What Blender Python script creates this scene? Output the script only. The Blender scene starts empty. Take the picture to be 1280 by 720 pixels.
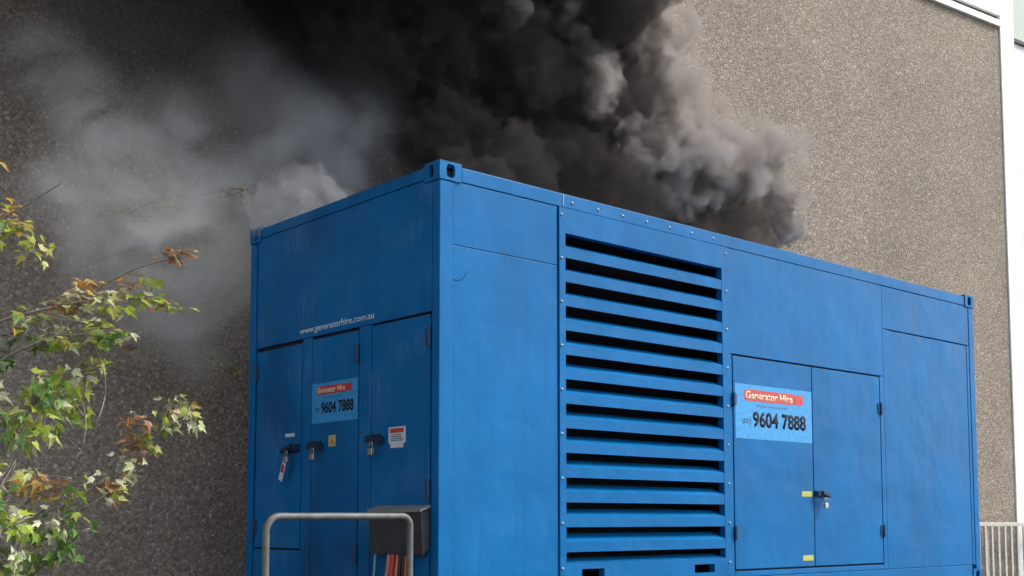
import bpy, bmesh, math, random
import numpy as np
from mathutils import Vector, Matrix, noise

SC = bpy.context.scene
COL = SC.collection
R = math.radians
random.seed(11)

# ------------------------------------------------------------------ camera
TOP = 3.35                                   # top of the container
CAM = Vector((-4.4659, -5.7569, TOP - 2.2879))
YAW, PITCH, F, PPY = 0.722794, 0.080969, 1454.99, 531.15
fw = Vector((math.sin(YAW)*math.cos(PITCH), math.cos(YAW)*math.cos(PITCH), math.sin(PITCH)))
rt = Vector((math.cos(YAW), -math.sin(YAW), 0))
up = rt.cross(fw)

def ray(px, py):
    return fw + rt*((px-640)/F) + up*((PPY-py)/F)

def at(px, py, depth):                       # point of the place at a distance along the view
    return CAM + ray(px, py)*depth

def at_y(px, py, y):
    d = ray(px, py); return CAM + d*((y-CAM.y)/d.y)

def at_x(px, py, x):
    d = ray(px, py); return CAM + d*((x-CAM.x)/d.x)

cd = bpy.data.cameras.new('camera')
cd.sensor_fit = 'HORIZONTAL'; cd.sensor_width = 36
cd.lens = F/1280*36
cd.shift_y = (PPY-360)/1280
cd.clip_end = 2000
cam = bpy.data.objects.new('camera', cd); COL.objects.link(cam)
m = Matrix((rt, up, -fw)).transposed().to_4x4(); m.translation = CAM
cam.matrix_world = m
SC.camera = cam

# ------------------------------------------------------------------ helpers
def tag(o, label=None, cat=None, group=None, kind=None):
    if label: o['label'] = label
    if cat: o['category'] = cat
    if group: o['group'] = group
    if kind: o['kind'] = kind
    return o

def world_loc(o):
    v = Vector(o.location)
    while o.parent:
        o = o.parent; v = v + o.location
    return v

def empty(name, loc):
    o = bpy.data.objects.new(name, None); COL.objects.link(o); o.location = loc
    o.empty_display_size = .2
    return o

def link_mesh(name, me, mat, parent=None, origin=None):
    """verts come in world space; the object gets an origin of its own"""
    o = bpy.data.objects.new(name, me); COL.objects.link(o)
    vs = np.empty(len(me.vertices)*3); me.vertices.foreach_get('co', vs); vs = vs.reshape(-1, 3)
    if origin is None:
        lo, hi = vs.min(0), vs.max(0); origin = Vector(((lo[0]+hi[0])/2, (lo[1]+hi[1])/2, lo[2]))
    vs = vs - np.array(origin); me.vertices.foreach_set('co', vs.ravel()); me.update()
    if parent:
        o.parent = parent; o.location = Vector(origin) - world_loc(parent)
    else:
        o.location = origin
    if mat: me.materials.append(mat)
    return o

class MB:
    def __init__(self): self.v = []; self.f = []
    def add(self, vs, fs):
        n = len(self.v); self.v += [tuple(p) for p in vs]; self.f += [tuple(i+n for i in q) for q in fs]; return self
    def box(self, x0, x1, y0, y1, z0, z1):
        if x0 > x1: x0, x1 = x1, x0
        if y0 > y1: y0, y1 = y1, y0
        vs = [(x, y, z) for z in (z0, z1) for y in (y0, y1) for x in (x0, x1)]
        return self.add(vs, [(0,2,3,1), (4,5,7,6), (0,1,5,4), (2,6,7,3), (0,4,6,2), (1,3,7,5)])
    def obox(self, c, ax, ay, az, hx, hy, hz):
        c = Vector(c); vs = [c+ax*(sx*hx)+ay*(sy*hy)+az*(sz*hz) for sz in (-1,1) for sy in (-1,1) for sx in (-1,1)]
        return self.add(vs, [(0,2,3,1), (4,5,7,6), (0,1,5,4), (2,6,7,3), (0,4,6,2), (1,3,7,5)])
    def tube(self, pts, r, n=10, cap=True):
        pts = [Vector(p) for p in pts]; k = len(pts)
        rs = r if isinstance(r, (list, tuple)) else [r]*k
        t0 = (pts[1]-pts[0]).normalized()
        a = t0.cross(Vector((0,0,1)));
        if a.length < .1: a = t0.cross(Vector((1,0,0)))
        a.normalize(); vs = []
        for i, p in enumerate(pts):
            t = (pts[min(i+1,k-1)]-pts[max(i-1,0)]).normalized()
            a = (a - t*a.dot(t)).normalized(); b = t.cross(a)
            for j in range(n):
                q = 2*math.pi*j/n; vs.append(p+(a*math.cos(q)+b*math.sin(q))*rs[i])
        fs = [(i*n+j, i*n+(j+1)%n, (i+1)*n+(j+1)%n, (i+1)*n+j) for i in range(k-1) for j in range(n)]
        if cap:
            fs += [tuple(range(n-1,-1,-1)), tuple(range((k-1)*n, k*n))]
        return self.add(vs, fs)
    def extrude_x(self, prof, x0, x1):      # profile of (y, z)
        n = len(prof)
        vs = [(x0, y, z) for y, z in prof]+[(x1, y, z) for y, z in prof]
        fs = [(i, (i+1)%n, n+(i+1)%n, n+i) for i in range(n)]+[tuple(range(n-1,-1,-1)), tuple(range(n, 2*n))]
        return self.add(vs, fs)
    def dome(self, c, nrm, r, h, n=10):     # bolt head
        c = Vector(c); nrm = Vector(nrm); a = nrm.orthogonal().normalized(); b = nrm.cross(a)
        vs = [c+(a*math.cos(2*math.pi*j/n)+b*math.sin(2*math.pi*j/n))*r for j in range(n)]
        vs += [c+nrm*h*.8+(a*math.cos(2*math.pi*j/n)+b*math.sin(2*math.pi*j/n))*r*.6 for j in range(n)]
        vs.append(c+nrm*h)
        fs = [(j, (j+1)%n, n+(j+1)%n, n+j) for j in range(n)]+[(n+j, n+(j+1)%n, 2*n) for j in range(n)]
        return self.add(vs, fs)
    def build(self, name, mat, parent=None, bevel=0, smooth=False, origin=None):
        me = bpy.data.meshes.new(name); me.from_pydata(self.v, [], self.f)
        bm = bmesh.new(); bm.from_mesh(me); bmesh.ops.recalc_face_normals(bm, faces=bm.faces); bm.to_mesh(me); bm.free()
        if smooth:
            me.polygons.foreach_set('use_smooth', [True]*len(me.polygons))
        o = link_mesh(name, me, mat, parent, origin)
        if bevel:
            b = o.modifiers.new('bevel', 'BEVEL'); b.width = bevel; b.segments = 2; b.limit_method = 'ANGLE'; b.angle_limit = R(40)
            b.harden_normals = False
        return o

# ------------------------------------------------------------------ materials
def new_mat(name):
    m = bpy.data.materials.new(name); m.use_nodes = True
    nt = m.node_tree; nt.nodes.clear()
    out = nt.nodes.new('ShaderNodeOutputMaterial')
    return m, nt, out

def N(nt, kind, **kw):
    n = nt.nodes.new(kind)
    for k, v in kw.items():
        if k in n.inputs.keys(): n.inputs[k].default_value = v
        else: setattr(n, k, v)
    return n

def ramp(nt, fac, stops):
    r = nt.nodes.new('ShaderNodeValToRGB'); e = r.color_ramp.elements
    while len(e) < len(stops): e.new(.5)
    for q, (p, c) in zip(e, stops):
        q.position = p; q.color = (*c, 1) if len(c) == 3 else c
    nt.links.new(fac, r.inputs[0]); return r

def mapping(nt, scale, kind='Object'):
    g = nt.nodes.new('ShaderNodeNewGeometry') if kind == 'World' else nt.nodes.new('ShaderNodeTexCoord')
    mp = nt.nodes.new('ShaderNodeMapping'); mp.inputs['Scale'].default_value = scale
    nt.links.new(g.outputs['Position' if kind == 'World' else kind], mp.inputs['Vector'])
    return mp.outputs[0]

def mixc(nt, fac, a, b, blend='MIX'):
    x = nt.nodes.new('ShaderNodeMix'); x.data_type = 'RGBA'; x.blend_type = blend
    for s, v in ((x.inputs[0], fac), (x.inputs[6], a), (x.inputs[7], b)):
        if hasattr(v, 'links'): nt.links.new(v, s)
        elif isinstance(v, (int, float)): s.default_value = v
        else: s.default_value = (*v, 1)
    return x.outputs[2]

def simple(name, col, rough=.5, metal=0, var=.12, scale=18, bump=0.0, bscale=60, coat=0):
    m, nt, out = new_mat(name)
    p = N(nt, 'ShaderNodeBsdfPrincipled', Roughness=rough, Metallic=metal)
    p.inputs['Coat Weight'].default_value = coat
    vec = mapping(nt, (1,1,1), 'World')
    n = N(nt, 'ShaderNodeTexNoise', Scale=scale, Detail=5.0); nt.links.new(vec, n.inputs['Vector'])
    r = ramp(nt, n.outputs[0], [(.3, tuple(c*(1-var) for c in col)), (.7, tuple(min(1, c*(1+var)) for c in col))])
    nt.links.new(r.outputs[0], p.inputs['Base Color'])
    if bump:
        n2 = N(nt, 'ShaderNodeTexNoise', Scale=bscale, Detail=3.0); nt.links.new(vec, n2.inputs['Vector'])
        b = N(nt, 'ShaderNodeBump', Strength=bump, Distance=.01); nt.links.new(n2.outputs[0], b.inputs['Height'])
        nt.links.new(b.outputs[0], p.inputs['Normal'])
    nt.links.new(p.outputs[0], out.inputs[0])
    return m

def paint(name, col, pale_streaks=0.0, soot_and_haze=.25):
    """weathered gloss enamel on sheet steel"""
    m, nt, out = new_mat(name)
    p = N(nt, 'ShaderNodeBsdfPrincipled', Roughness=.42)
    p.inputs['Specular IOR Level'].default_value = .14
    pos = mapping(nt, (1,1,1), 'World')
    n1 = N(nt, 'ShaderNodeTexNoise', Scale=1.3, Detail=6.0, Roughness=.6); nt.links.new(pos, n1.inputs['Vector'])
    c1 = ramp(nt, n1.outputs[0], [(.3, tuple(c*.86 for c in col)), (.72, tuple(c*1.13 for c in col))]).outputs[0]
    # fine mottling of a roller-painted sheet
    n2 = N(nt, 'ShaderNodeTexNoise', Scale=42.0, Detail=4.0, Roughness=.7); nt.links.new(pos, n2.inputs['Vector'])
    f2 = ramp(nt, n2.outputs[0], [(.35, (.93,.93,.93)), (.65, (1.05,1.05,1.05))]).outputs[0]
    c2 = mixc(nt, 1.0, c1, f2, 'MULTIPLY')
    # rain streaks: grime running down
    sv = mapping(nt, (16, 16, .55), 'World')
    n3 = N(nt, 'ShaderNodeTexNoise', Scale=1.6, Detail=5.0, Roughness=.65); nt.links.new(sv, n3.inputs['Vector'])
    f3 = ramp(nt, n3.outputs[0], [(.55, (0,0,0)), (.85, (.55,.55,.55))]).outputs[0]
    c3 = mixc(nt, f3, c2, (.012, .05, .12))
    # pale streaky patches, stronger on the end panels
    n4 = N(nt, 'ShaderNodeTexNoise', Scale=2.2, Detail=3.0); nt.links.new(mapping(nt, (1, 1, 1.2), 'World'), n4.inputs['Vector'])
    n5 = N(nt, 'ShaderNodeTexNoise', Scale=2.0, Detail=6.0, Roughness=.7); nt.links.new(mapping(nt, (30, 30, 1.2), 'World'), n5.inputs['Vector'])
    mul = N(nt, 'ShaderNodeMath', operation='MULTIPLY')
    nt.links.new(ramp(nt, n4.outputs[0], [(.5, (0,0,0)), (.68, (1,1,1))]).outputs[0], mul.inputs[0])
    nt.links.new(ramp(nt, n5.outputs[0], [(.45, (0,0,0)), (.75, (pale_streaks,)*3)]).outputs[0], mul.inputs[1])
    c4 = mixc(nt, mul.outputs[0], c3, (.30, .42, .55))
    # sooty smudges; the stronger ones paint dark smoke haze onto the end
    n6 = N(nt, 'ShaderNodeTexNoise', Scale=1.15, Detail=4.0, Roughness=.5, Distortion=.4); nt.links.new(mapping(nt, (1, 1, .8), 'World'), n6.inputs['Vector'])
    c5 = mixc(nt, ramp(nt, n6.outputs[0], [(.50, (0,0,0)), (.74, (soot_and_haze,)*3)]).outputs[0], c4, (.004, .045, .13))
    # chips and small rust specks
    n7 = N(nt, 'ShaderNodeTexNoise', Scale=17.0, Detail=8.0, Roughness=.72); nt.links.new(pos, n7.inputs['Vector'])
    c6 = mixc(nt, ramp(nt, n7.outputs[0], [(.735, (0,0,0)), (.765, (.7,.7,.7))]).outputs[0], c5, (.035, .024, .018))
    nt.links.new(c6, p.inputs['Base Color'])
    rr = ramp(nt, n1.outputs[0], [(.3, (.34,)*3), (.7, (.5,)*3)])
    nt.links.new(rr.outputs[0], p.inputs['Roughness'])
    # slight waviness of the sheet + orange peel
    nb = N(nt, 'ShaderNodeTexNoise', Scale=2.6, Detail=2.0); nt.links.new(pos, nb.inputs['Vector'])
    b1 = N(nt, 'ShaderNodeBump', Strength=.4, Distance=.035); nt.links.new(nb.outputs[0], b1.inputs['Height'])
    b2 = N(nt, 'ShaderNodeBump', Strength=.06, Distance=.003); nt.links.new(n2.outputs[0], b2.inputs['Height'])
    nt.links.new(b1.outputs[0], b2.inputs['Normal']); nt.links.new(b2.outputs[0], p.inputs['Normal'])
    nt.links.new(p.outputs[0], out.inputs[0])
    return m

def aggregate_mat():
    """precast panel of exposed brown river pebbles"""
    m, nt, out = new_mat('exposed_aggregate')
    p = N(nt, 'ShaderNodeBsdfPrincipled', Roughness=.85)
    p.inputs['Specular IOR Level'].default_value = .25
    pos = mapping(nt, (1,1,1), 'World')
    def vor(scale):
        v = N(nt, 'ShaderNodeTexVoronoi', Scale=scale, Randomness=1.0); nt.links.new(pos, v.inputs['Vector']); return v
    v1 = vor(44.0); v2 = vor(90.0)
    sep = nt.nodes.new('ShaderNodeSeparateColor'); nt.links.new(v1.outputs['Color'], sep.inputs[0])
    stones = ramp(nt, sep.outputs[0], [(0, (.175,.148,.122)), (.3, (.230,.198,.166)), (.6, (.268,.235,.198)), (.88, (.315,.278,.238)), (.97, (.37,.335,.29)), (1, (.47,.44,.385))])
    sep2 = nt.nodes.new('ShaderNodeSeparateColor'); nt.links.new(v2.outputs['Color'], sep2.inputs[0])
    fine = ramp(nt, sep2.outputs[1], [(0, (.80,.79,.78)), (.5, (.98,.96,.95)), (1, (1.22,1.21,1.18))])
    c = mixc(nt, 1.0, stones.outputs[0], fine.outputs[0], 'MULTIPLY')
    # cement matrix between pebbles
    edge = ramp(nt, v1.outputs['Distance'], [(.45, (0,0,0)), (.85, (.55,.55,.55))])
    c = mixc(nt, edge.outputs[0], c, (.145, .122, .102))
    nz = N(nt, 'ShaderNodeTexNoise', Scale=.6, Detail=6.0, Roughness=.6); nt.links.new(pos, nz.inputs['Vector'])
    st = ramp(nt, nz.outputs[0], [(.3, (.93,.92,.92)), (.7, (1.22,1.19,1.14))])
    c = mixc(nt, 1.0, c, st.outputs[0], 'MULTIPLY')
    nt.links.new(c, p.inputs['Base Color'])
    inv = N(nt, 'ShaderNodeMath', operation='SUBTRACT'); inv.inputs[0].default_value = 1; nt.links.new(v1.outputs['Distance'], inv.inputs[1])
    b1 = N(nt, 'ShaderNodeBump', Strength=.5, Distance=.012); nt.links.new(inv.outputs[0], b1.inputs['Height'])
    nt.links.new(b1.outputs[0], p.inputs['Normal'])
    nt.links.new(p.outputs[0], out.inputs[0])
    return m

BLUE = (.0008, .128, .355)
M = dict(
    blue=paint('blue_enamel', BLUE, .07),
    blue_end=paint('blue_enamel_hazed', soot_and_haze=.75, col=BLUE, pale_streaks=.35),  # dark smoke haze over the end is put into this colour
    blue_slat=paint('blue_enamel_clean', BLUE, .05),
    dark=simple('dark_interior', (.012,.010,.010), .9),
    gap_shade=simple('gap_shade_black', (.010,.014,.025), .8),
    hood=simple('dark_rubber_sheet', (.030,.034,.042), .55, bump=.3, bscale=14, var=.3, scale=9),
    iron=simple('dark_iron', (.010,.030,.075), .45, metal=.3, var=.4, scale=60),
    hinge=simple('hinge_blue', (.005,.045,.125), .5, var=.4, scale=60),
    chrome=simple('dull_steel', (.45,.43,.40), .4, metal=.9, var=.2, scale=80),
    bolt=simple('zinc_bolts', (.20,.30,.42), .4, metal=.5),
    galv=simple('galvanised_pipe', (.115,.125,.12), .6, metal=.25, var=.25, scale=26, bump=.1, bscale=90),
    galv_sheet=simple('galvanised_lip', (.22,.23,.22), .55, metal=.3, var=.2),
    sign=simple('sign_blue', (.02,.27,.60), .5, var=.16, scale=25),
    red=simple('sign_red', (.50,.045,.05), .5, var=.2, scale=40),
    cream=simple('sign_cream', (.75,.62,.42), .9, var=.1),
    ink=simple('sign_ink', (.006,.010,.025), .95),
    ink2=simple('sign_small_ink', (.02,.12,.26), .5),
    white=simple('white_lettering', (.50,.58,.66), .6, var=.25, scale=60),
    label=simple('label_white', (.58,.60,.62), .5, var=.12, scale=70),
    yellow=simple('sticker_yellow', (.40,.42,.09), .5, var=.15, scale=70),
    yellow_faded=simple('sticker_yellow_faded', (.45,.40,.16), .5, var=.2, scale=70),
    orange=simple('warning_orange', (.60,.18,.03), .5),
    tagred=simple('tag_red', (.45,.03,.03), .5),
    wall=aggregate_mat(),
    whitepaint=simple('white_paint', (.86,.87,.84), .5, var=.03, scale=2),
    pale=simple('pale_render', (.66,.66,.70), .7, var=.04, scale=3),
    palegreen=simple('pale_green_panel', (.42,.48,.43), .6, var=.04),
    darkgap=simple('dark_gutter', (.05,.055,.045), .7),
    concrete=simple('concrete', (.30,.28,.25), .9, var=.25, scale=9, bump=.3),
    picket=simple('pale_grey_metal', (.50,.48,.44), .6, var=.2, scale=30),
    red_cable=simple('red_cable', (.46,.06,.03), .45),
    pink_cable=simple('faded_red_cable', (.56,.19,.14), .5),
    black_cable=simple('black_cable', (.016,.016,.016), .45),
    blue_cable=simple('pale_blue_cable', (.18,.38,.52), .5),
    bark=simple('bark', (.20,.17,.14), .9, var=.4, scale=50),
)

def asphalt():
    m, nt, out = new_mat('asphalt')
    p = N(nt, 'ShaderNodeBsdfPrincipled', Roughness=.9)
    pos = mapping(nt, (1,1,1), 'World')
    n = N(nt, 'ShaderNodeTexNoise', Scale=.4, Detail=8.0, Roughness=.65); nt.links.new(pos, n.inputs['Vector'])
    v = N(nt, 'ShaderNodeTexVoronoi', Scale=90.0); nt.links.new(pos, v.inputs['Vector'])
    a = ramp(nt, n.outputs[0], [(.3, (.040,.040,.040)), (.7, (.085,.083,.078))])
    b = ramp(nt, v.outputs['Distance'], [(0, (1.3,1.3,1.3)), (.8, (.6,.6,.6))])
    nt.links.new(mixc(nt, 1.0, a.outputs[0], b.outputs[0], 'MULTIPLY'), p.inputs['Base Color'])
    bp = N(nt, 'ShaderNodeBump', Strength=.5, Distance=.01); nt.links.new(v.outputs['Distance'], bp.inputs['Height'])
    nt.links.new(bp.outputs[0], p.inputs['Normal']); nt.links.new(p.outputs[0], out.inputs[0])
    return m

# ------------------------------------------------------------------ setting
g = MB().add([(-250,-250,0), (250,-250,0), (250,250,0), (-250,250,0)], [(0,1,2,3)]).build('ground', asphalt())
g['kind'] = 'structure'

# building behind: exposed-aggregate precast wall, slightly turned from the container
wd = Vector((.992086, -.125559, 0)); wn = Vector((.125559, .992086, 0)); P0 = Vector((7.0, 2.95, 0)); Z = Vector((0,0,1))
def wpt(s, out=0.0, z=0.0): return P0 + wd*s - wn*out + Z*z
def wbox(mb, s0, s1, o0, o1, z0, z1):
    c = wpt((s0+s1)/2, (o0+o1)/2, (z0+z1)/2)
    return mb.obox(c, wd, wn, Z, (s1-s0)/2, abs(o1-o0)/2, (z1-z0)/2)

WALLTOP, WALLEND = 8.54, 5.56
bld = empty('factory_building', wpt(-4, 0, 0))
tag(bld, 'factory building with brown pebble faced wall and white roof edging behind the blue container', 'building')
wbox(MB(), -18, WALLEND, 0, -.3, 0, WALLTOP).build('wall', M['wall'], bld)
cp = wbox(MB(), -18, WALLEND, .05, -.34, WALLTOP+.004, WALLTOP+.105)
cp.build('coping', M['whitepaint'], bld, bevel=.008)
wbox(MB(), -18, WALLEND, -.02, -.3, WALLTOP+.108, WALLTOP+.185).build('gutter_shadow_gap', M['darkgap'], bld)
wbox(MB(), -18, WALLEND, .03, -.3, WALLTOP+.19, WALLTOP+2.2).build('fascia', M['whitepaint'], bld)
wbox(MB(), WALLEND+.003, WALLEND+.36, .022, -.35, 0, WALLTOP+2.6).build('corner_column', M['whitepaint'], bld, bevel=.01)
nb = empty('neighbouring_building', wpt(9, -.4, 0))
tag(nb, 'pale rendered building with a grey green upper panel beyond the white column', 'building')
wbox(MB(), WALLEND+.37, 14, -.4, -.8, 0, WALLTOP+.15).build('wall', M['pale'], nb)
wbox(MB(), WALLEND+.37, 14, -.36, -.8, WALLTOP+.154, WALLTOP+.21).build('flashing', M['darkgap'], nb)
wbox(MB(), WALLEND+.37, 14, -.41, -.8, WALLTOP+.214, WALLTOP+2.4).build('upper_panel', M['palegreen'], nb)

# palisade fence along the wall foot, seen past the container
fe = empty('picket_fence', wpt(4.8, .18, 0))
tag(fe, 'pale grey metal picket fence along the foot of the brown wall', 'fence')
wbox(MB(), 1.0, 6.6, .15, .21, .965, 1.02).build('top_rail', M['picket'], fe, bevel=.006)
wbox(MB(), 1.0, 6.6, .16, .20, .16, .21).build('bottom_rail', M['picket'], fe, bevel=.006)
pk = MB(); s = 1.04
while s < 6.55:
    wbox(pk, s, s+.045, .205+.003, .228, .06, .962); s += .155
pk.build('picket_row', M['picket'], fe, bevel=.004)
for s in (1.2, 2.9, 4.6, 6.3):
    wbox(MB(), s, s+.06, .10, .147, 0, .99).build('post', M['picket'], fe)

# ------------------------------------------------------------------ generator container
L, W, Z0 = 6.95, 2.438, .45
ct = empty('generator_container', (L/2, W/2, Z0))
tag(ct, 'big blue steel generator container with louvred side and black smoke rising off its roof', 'generator')
sl = MB(); [sl.box(x0, x0+.5, -.05, W+.05, 0, Z0-.004) for x0 in (.2, 3.2, 6.2)]
slabs = []
for x0 in (.2, 3.2, 6.2):
    o = MB().box(x0, x0+.5, -.05, W+.05, 0.002, Z0-.004).build('concrete_plinth', M['concrete'], None, bevel=.015)
    tag(o, 'grey concrete plinth block under the blue container', 'plinth', 'plinths under the container'); slabs.append(o)

S = .030                                     # how deep the shell lies behind the panel faces
sh = MB()
# shell walls, leaving the louvre opening free
sh.box(S, L-S, W-S, W-.012, Z0+.1, 3.3)
sh.box(S, S+.012, S, W-S-.002, Z0+.1, 3.3)
sh.box(L-S-.012, L-S, S, W-S-.002, Z0+.1, 3.3)
sh.box(S+.014, 1.07, S, S+.012, Z0+.1, 3.3)
sh.box(2.87, L-S-.014, S, S+.012, Z0+.1, 3.3)
sh.box(S+.014, L-S-.014, S+.014, W-S-.002, Z0+.1, Z0+.13)
sh.build('shell', M['gap_shade'], ct)  # shell coloured near black to deepen the shade in the panel gaps
MB().box(.075, L-.075, .075, W-.075, 3.304, 3.338).build('roof', M['blue'], ct, bevel=.004)

# corner castings with oval hand holes
def casting_face(mb, o, u, v, n, w, h, depth):
    """plate with an oval hole, its tube wall and a dark back; o = lower corner, u/v = in-plane, n = outward"""
    k = 24; ov = []; rc = []
    cu, cv, ru, rv = w/2, h/2, w*.20, h*.36
    for j in range(k):
        a = 2*math.pi*(j+.5)/k; ca, sa = math.cos(a), math.sin(a)
        e = 2/3.2
        ov.append((cu+ru*math.copysign(abs(ca)**e, ca), cv+rv*math.copysign(abs(sa)**e, sa)))
        q = max(abs(ca), abs(sa)); rc.append((cu+w/2*ca/q, cv+h/2*sa/q))
    P = lambda p, d: o+u*p[0]+v*p[1]+n*d
    vs = [P(p, 0) for p in rc]+[P(p, 0) for p in ov]+[P(p, -depth) for p in ov]+[P(p, -depth) for p in rc]
    fs = []
    for j in range(k):
        i = (j+1)%k
        fs += [(j, i, k+i, k+j), (k+j, k+i, 2*k+i, 2*k+j), (3*k+j, 3*k+i, i, j)]
    for j, cnr in ((2, (w, h)), (8, (0, h)), (14, (0, 0)), (20, (w, 0))):   # fill the true corners
        c0, c1 = rc[j], rc[(j+1)%k]
        vs.append(P(cnr, 0)); vs.append(P(cnr, -depth)); m_ = len(vs)-2
        fs += [(j, (j+1)%k, m_), (m_, (j+1)%k, 3*k+(j+1)%k, m_+1), (j, m_, m_+1, 3*k+j)]
    mb.add(vs, fs)

X, Y = Vector((1,0,0)), Vector((0,1,0))
CW, CL, CHt = .162, .178, .118
def casting(cx, cy, top):
    mb = MB(); e = .006                        # stands proud of the posts
    sx, sy = (1 if cx == 0 else -1), (1 if cy == 0 else -1)
    zt = TOP+.004 if top else Z0+CHt
    zb = zt-CHt-.004
    ox, oy = cx-sx*e, cy-sy*e
    casting_face(mb, Vector((ox+(.0 if sx > 0 else -CL), oy, zb)), X, Z, Y*(-sy), CL, zt-zb, .025)
    casting_face(mb, Vector((ox, oy+(.026*1 if sy > 0 else -CW), zb)), Y, Z, X*(-sx), CW-.026, zt-zb, .025)
    mb.box(min(ox+sx*.026, ox+sx*CL), max(ox+sx*.026, ox+sx*CL), min(oy+sy*.026, oy+sy*CW), max(oy+sy*.026, oy+sy*CW), zt-.03, zt-.001)
    mb.box(min(ox+sx*.026, ox+sx*CL), max(ox+sx*.026, ox+sx*CL), min(oy+sy*.026, oy+sy*CW), max(oy+sy*.026, oy+sy*CW), zb, zb+.025)
    c = mb.build('corner_casting', M['blue'], ct)
    ix0, ix1 = sorted((ox+sx*.055, ox+sx*(CL-.01))); iy0, iy1 = sorted((oy+sy*.055, oy+sy*(CW-.01)))
    MB().box(ix0, ix1, iy0, iy1, zb+.027, zt-.032).build('hollow', M['dark'], c)
for cx in (0, L):
    for cy in (0, W):
        casting(cx, cy, True); casting(cx, cy, False)

def plate(x0, x1, z0, z1, y=0.0, name='side_panel', mat='blue', t=None, bevel=.003):
    return MB().box(x0, x1, y, S-.002 if t is None else y+t, z0, z1).build(name, M[mat], ct, bevel=bevel)
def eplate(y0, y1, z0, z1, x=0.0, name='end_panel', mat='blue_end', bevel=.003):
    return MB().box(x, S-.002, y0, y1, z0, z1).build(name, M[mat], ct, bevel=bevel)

ZB, ZR = Z0+.16, 3.236
# posts and rails (butted end to end)
for x0, x1, y0, y1 in ((0,.112,0,.078), (L-.10,L,0,.078), (0,.112,W-.09,W), (L-.10,L,W-.09,W)):
    MB().box(x0, x1, y0, y1, Z0+CHt+.002, TOP-CHt-.004).build('corner_post', M['blue'], ct, bevel=.006)
MB().box(CL+.002, L-CL-.002, .001, .07, ZR+.004, TOP-.014).build('top_rail', M['blue'], ct, bevel=.004)
MB().box(CL+.002, L-CL-.002, W-.07, W-.001, ZR+.004, TOP-.014).build('top_rail', M['blue'], ct, bevel=.004)
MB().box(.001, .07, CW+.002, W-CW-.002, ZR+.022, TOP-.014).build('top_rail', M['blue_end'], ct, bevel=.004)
MB().box(L-.07, L-.001, CW+.002, W-CW-.002, ZR+.004, TOP-.014).build('top_rail', M['blue'], ct, bevel=.004)
MB().box(CL+.002, L-CL-.002, .001, .07, Z0, ZB-.004).build('bottom_rail', M['blue'], ct, bevel=.004)
MB().box(CL+.002, L-CL-.002, W-.07, W-.001, Z0, ZB-.004).build('bottom_rail', M['blue'], ct, bevel=.004)
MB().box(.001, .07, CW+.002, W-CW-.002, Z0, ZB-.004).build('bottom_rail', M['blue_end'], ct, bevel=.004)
MB().box(L-.07, L-.001, CW+.002, W-CW-.002, Z0, ZB-.004).build('bottom_rail', M['blue'], ct, bevel=.004)
# rear and far-end skins
MB().box(.112, L-.1, W-.011, W-.004, ZB, ZR).build('rear_panel', M['blue'], ct)
MB().box(L-S+.001, L-.004, .08, W-.092, ZB, ZR).build('far_end_panel', M['blue'], ct)

# long side, near bay
plate(.114, 1.038, 2.822, ZR, y=.006)
plate(.114, 1.038, ZB, 2.818, y=.006)
# louvre bay
LX0, LX1, LZ0, LZ1 = 1.046, 2.906, ZB, ZR
OX0, OX1, OZ0, OZ1 = 1.104, 2.832, .765, 3.056
lv = empty('louvre_panel', (1.97, 0, ZB)); lv.parent = ct; lv.location = Vector((1.97,0,ZB))-world_loc(ct)
fr = MB()
fr.box(LX0, OX0, -.006, S+.02, LZ0, LZ1); fr.box(OX1, LX1, -.006, S+.02, LZ0, LZ1)
fr.box(OX0, OX1, -.006, S+.02, OZ1, LZ1)
# bottom rail of the louvre with two drain slots
for a, b in ((OX0, 1.252), (1.474, 2.457), (2.696, OX1)): fr.box(a, b, -.006, S+.02, LZ0, OZ0)
for a, b in ((1.252, 1.474), (2.457, 2.696)):
    fr.box(a, b, -.006, S+.02, .720, OZ0); fr.box(a, b, -.006, S+.02, LZ0, .655)
fr.build('louvre_frame', M['blue'], lv)
SP = (3.050-.834)/13
sb = MB()
for k in range(14):
    zt = 3.052-k*SP                          # top of this gap = lower lip of the blade above
    zl = zt-SP+.0                            # lower lip of this blade
    D = .115
    prof = [(-.004, zl+.002), (-.004, zl+.076), (.012, zl+.086), (D, zl+.130), (D+.004, zl+.126), (.006, zl+.076), (.004, zl+.002)]
    if k == 13: prof = [(p[0], max(p[1], OZ0+.001)) for p in prof]
    sb.extrude_x(prof, OX0+.001, OX1-.001)
sb.build('slats', M['blue_slat'], lv)
bk = MB()
bk.box(OX0-.03, OX1+.035, .34, .36, .6, 3.2); bk.box(OX0-.035, OX0-.03, S+.022, .34, .6, 3.2); bk.box(OX1+.035, OX1+.04, S+.022, .34, .6, 3.2)
bk.box(OX0-.03, OX1+.035, S+.022, .34, 3.15, 3.2); bk.box(OX0-.03, OX1+.035, S+.022, .34, .55, .6)
bk.build('air_duct', M['dark'], lv)
zz = 3.183
while zz > .7:
    for xx in (1.066, 2.886):
        MB().dome((xx, -.006, zz), (0,-1,0), .012, .009).build('bolt', M['bolt'], lv, smooth=True)
    zz -= .307
for i in range(7):
    MB().dome((1.178+.26*i, .001, 3.283), (0,-1,0), .012, .009).build('bolt', M['bolt'], ct, smooth=True)
MB().box(1.085, 1.091, -.003, .001, 3.25, 3.334).build('rail_joint', M['bolt'], ct)
# door bay
plate(2.914, 5.205, 2.384, ZR, y=.003)
plate(2.914, 2.954, ZB, 2.381, y=.003); plate(5.140, 5.205, ZB, 2.381, y=.003)
plate(2.957, 5.137, ZB, .652, y=.003)
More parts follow.
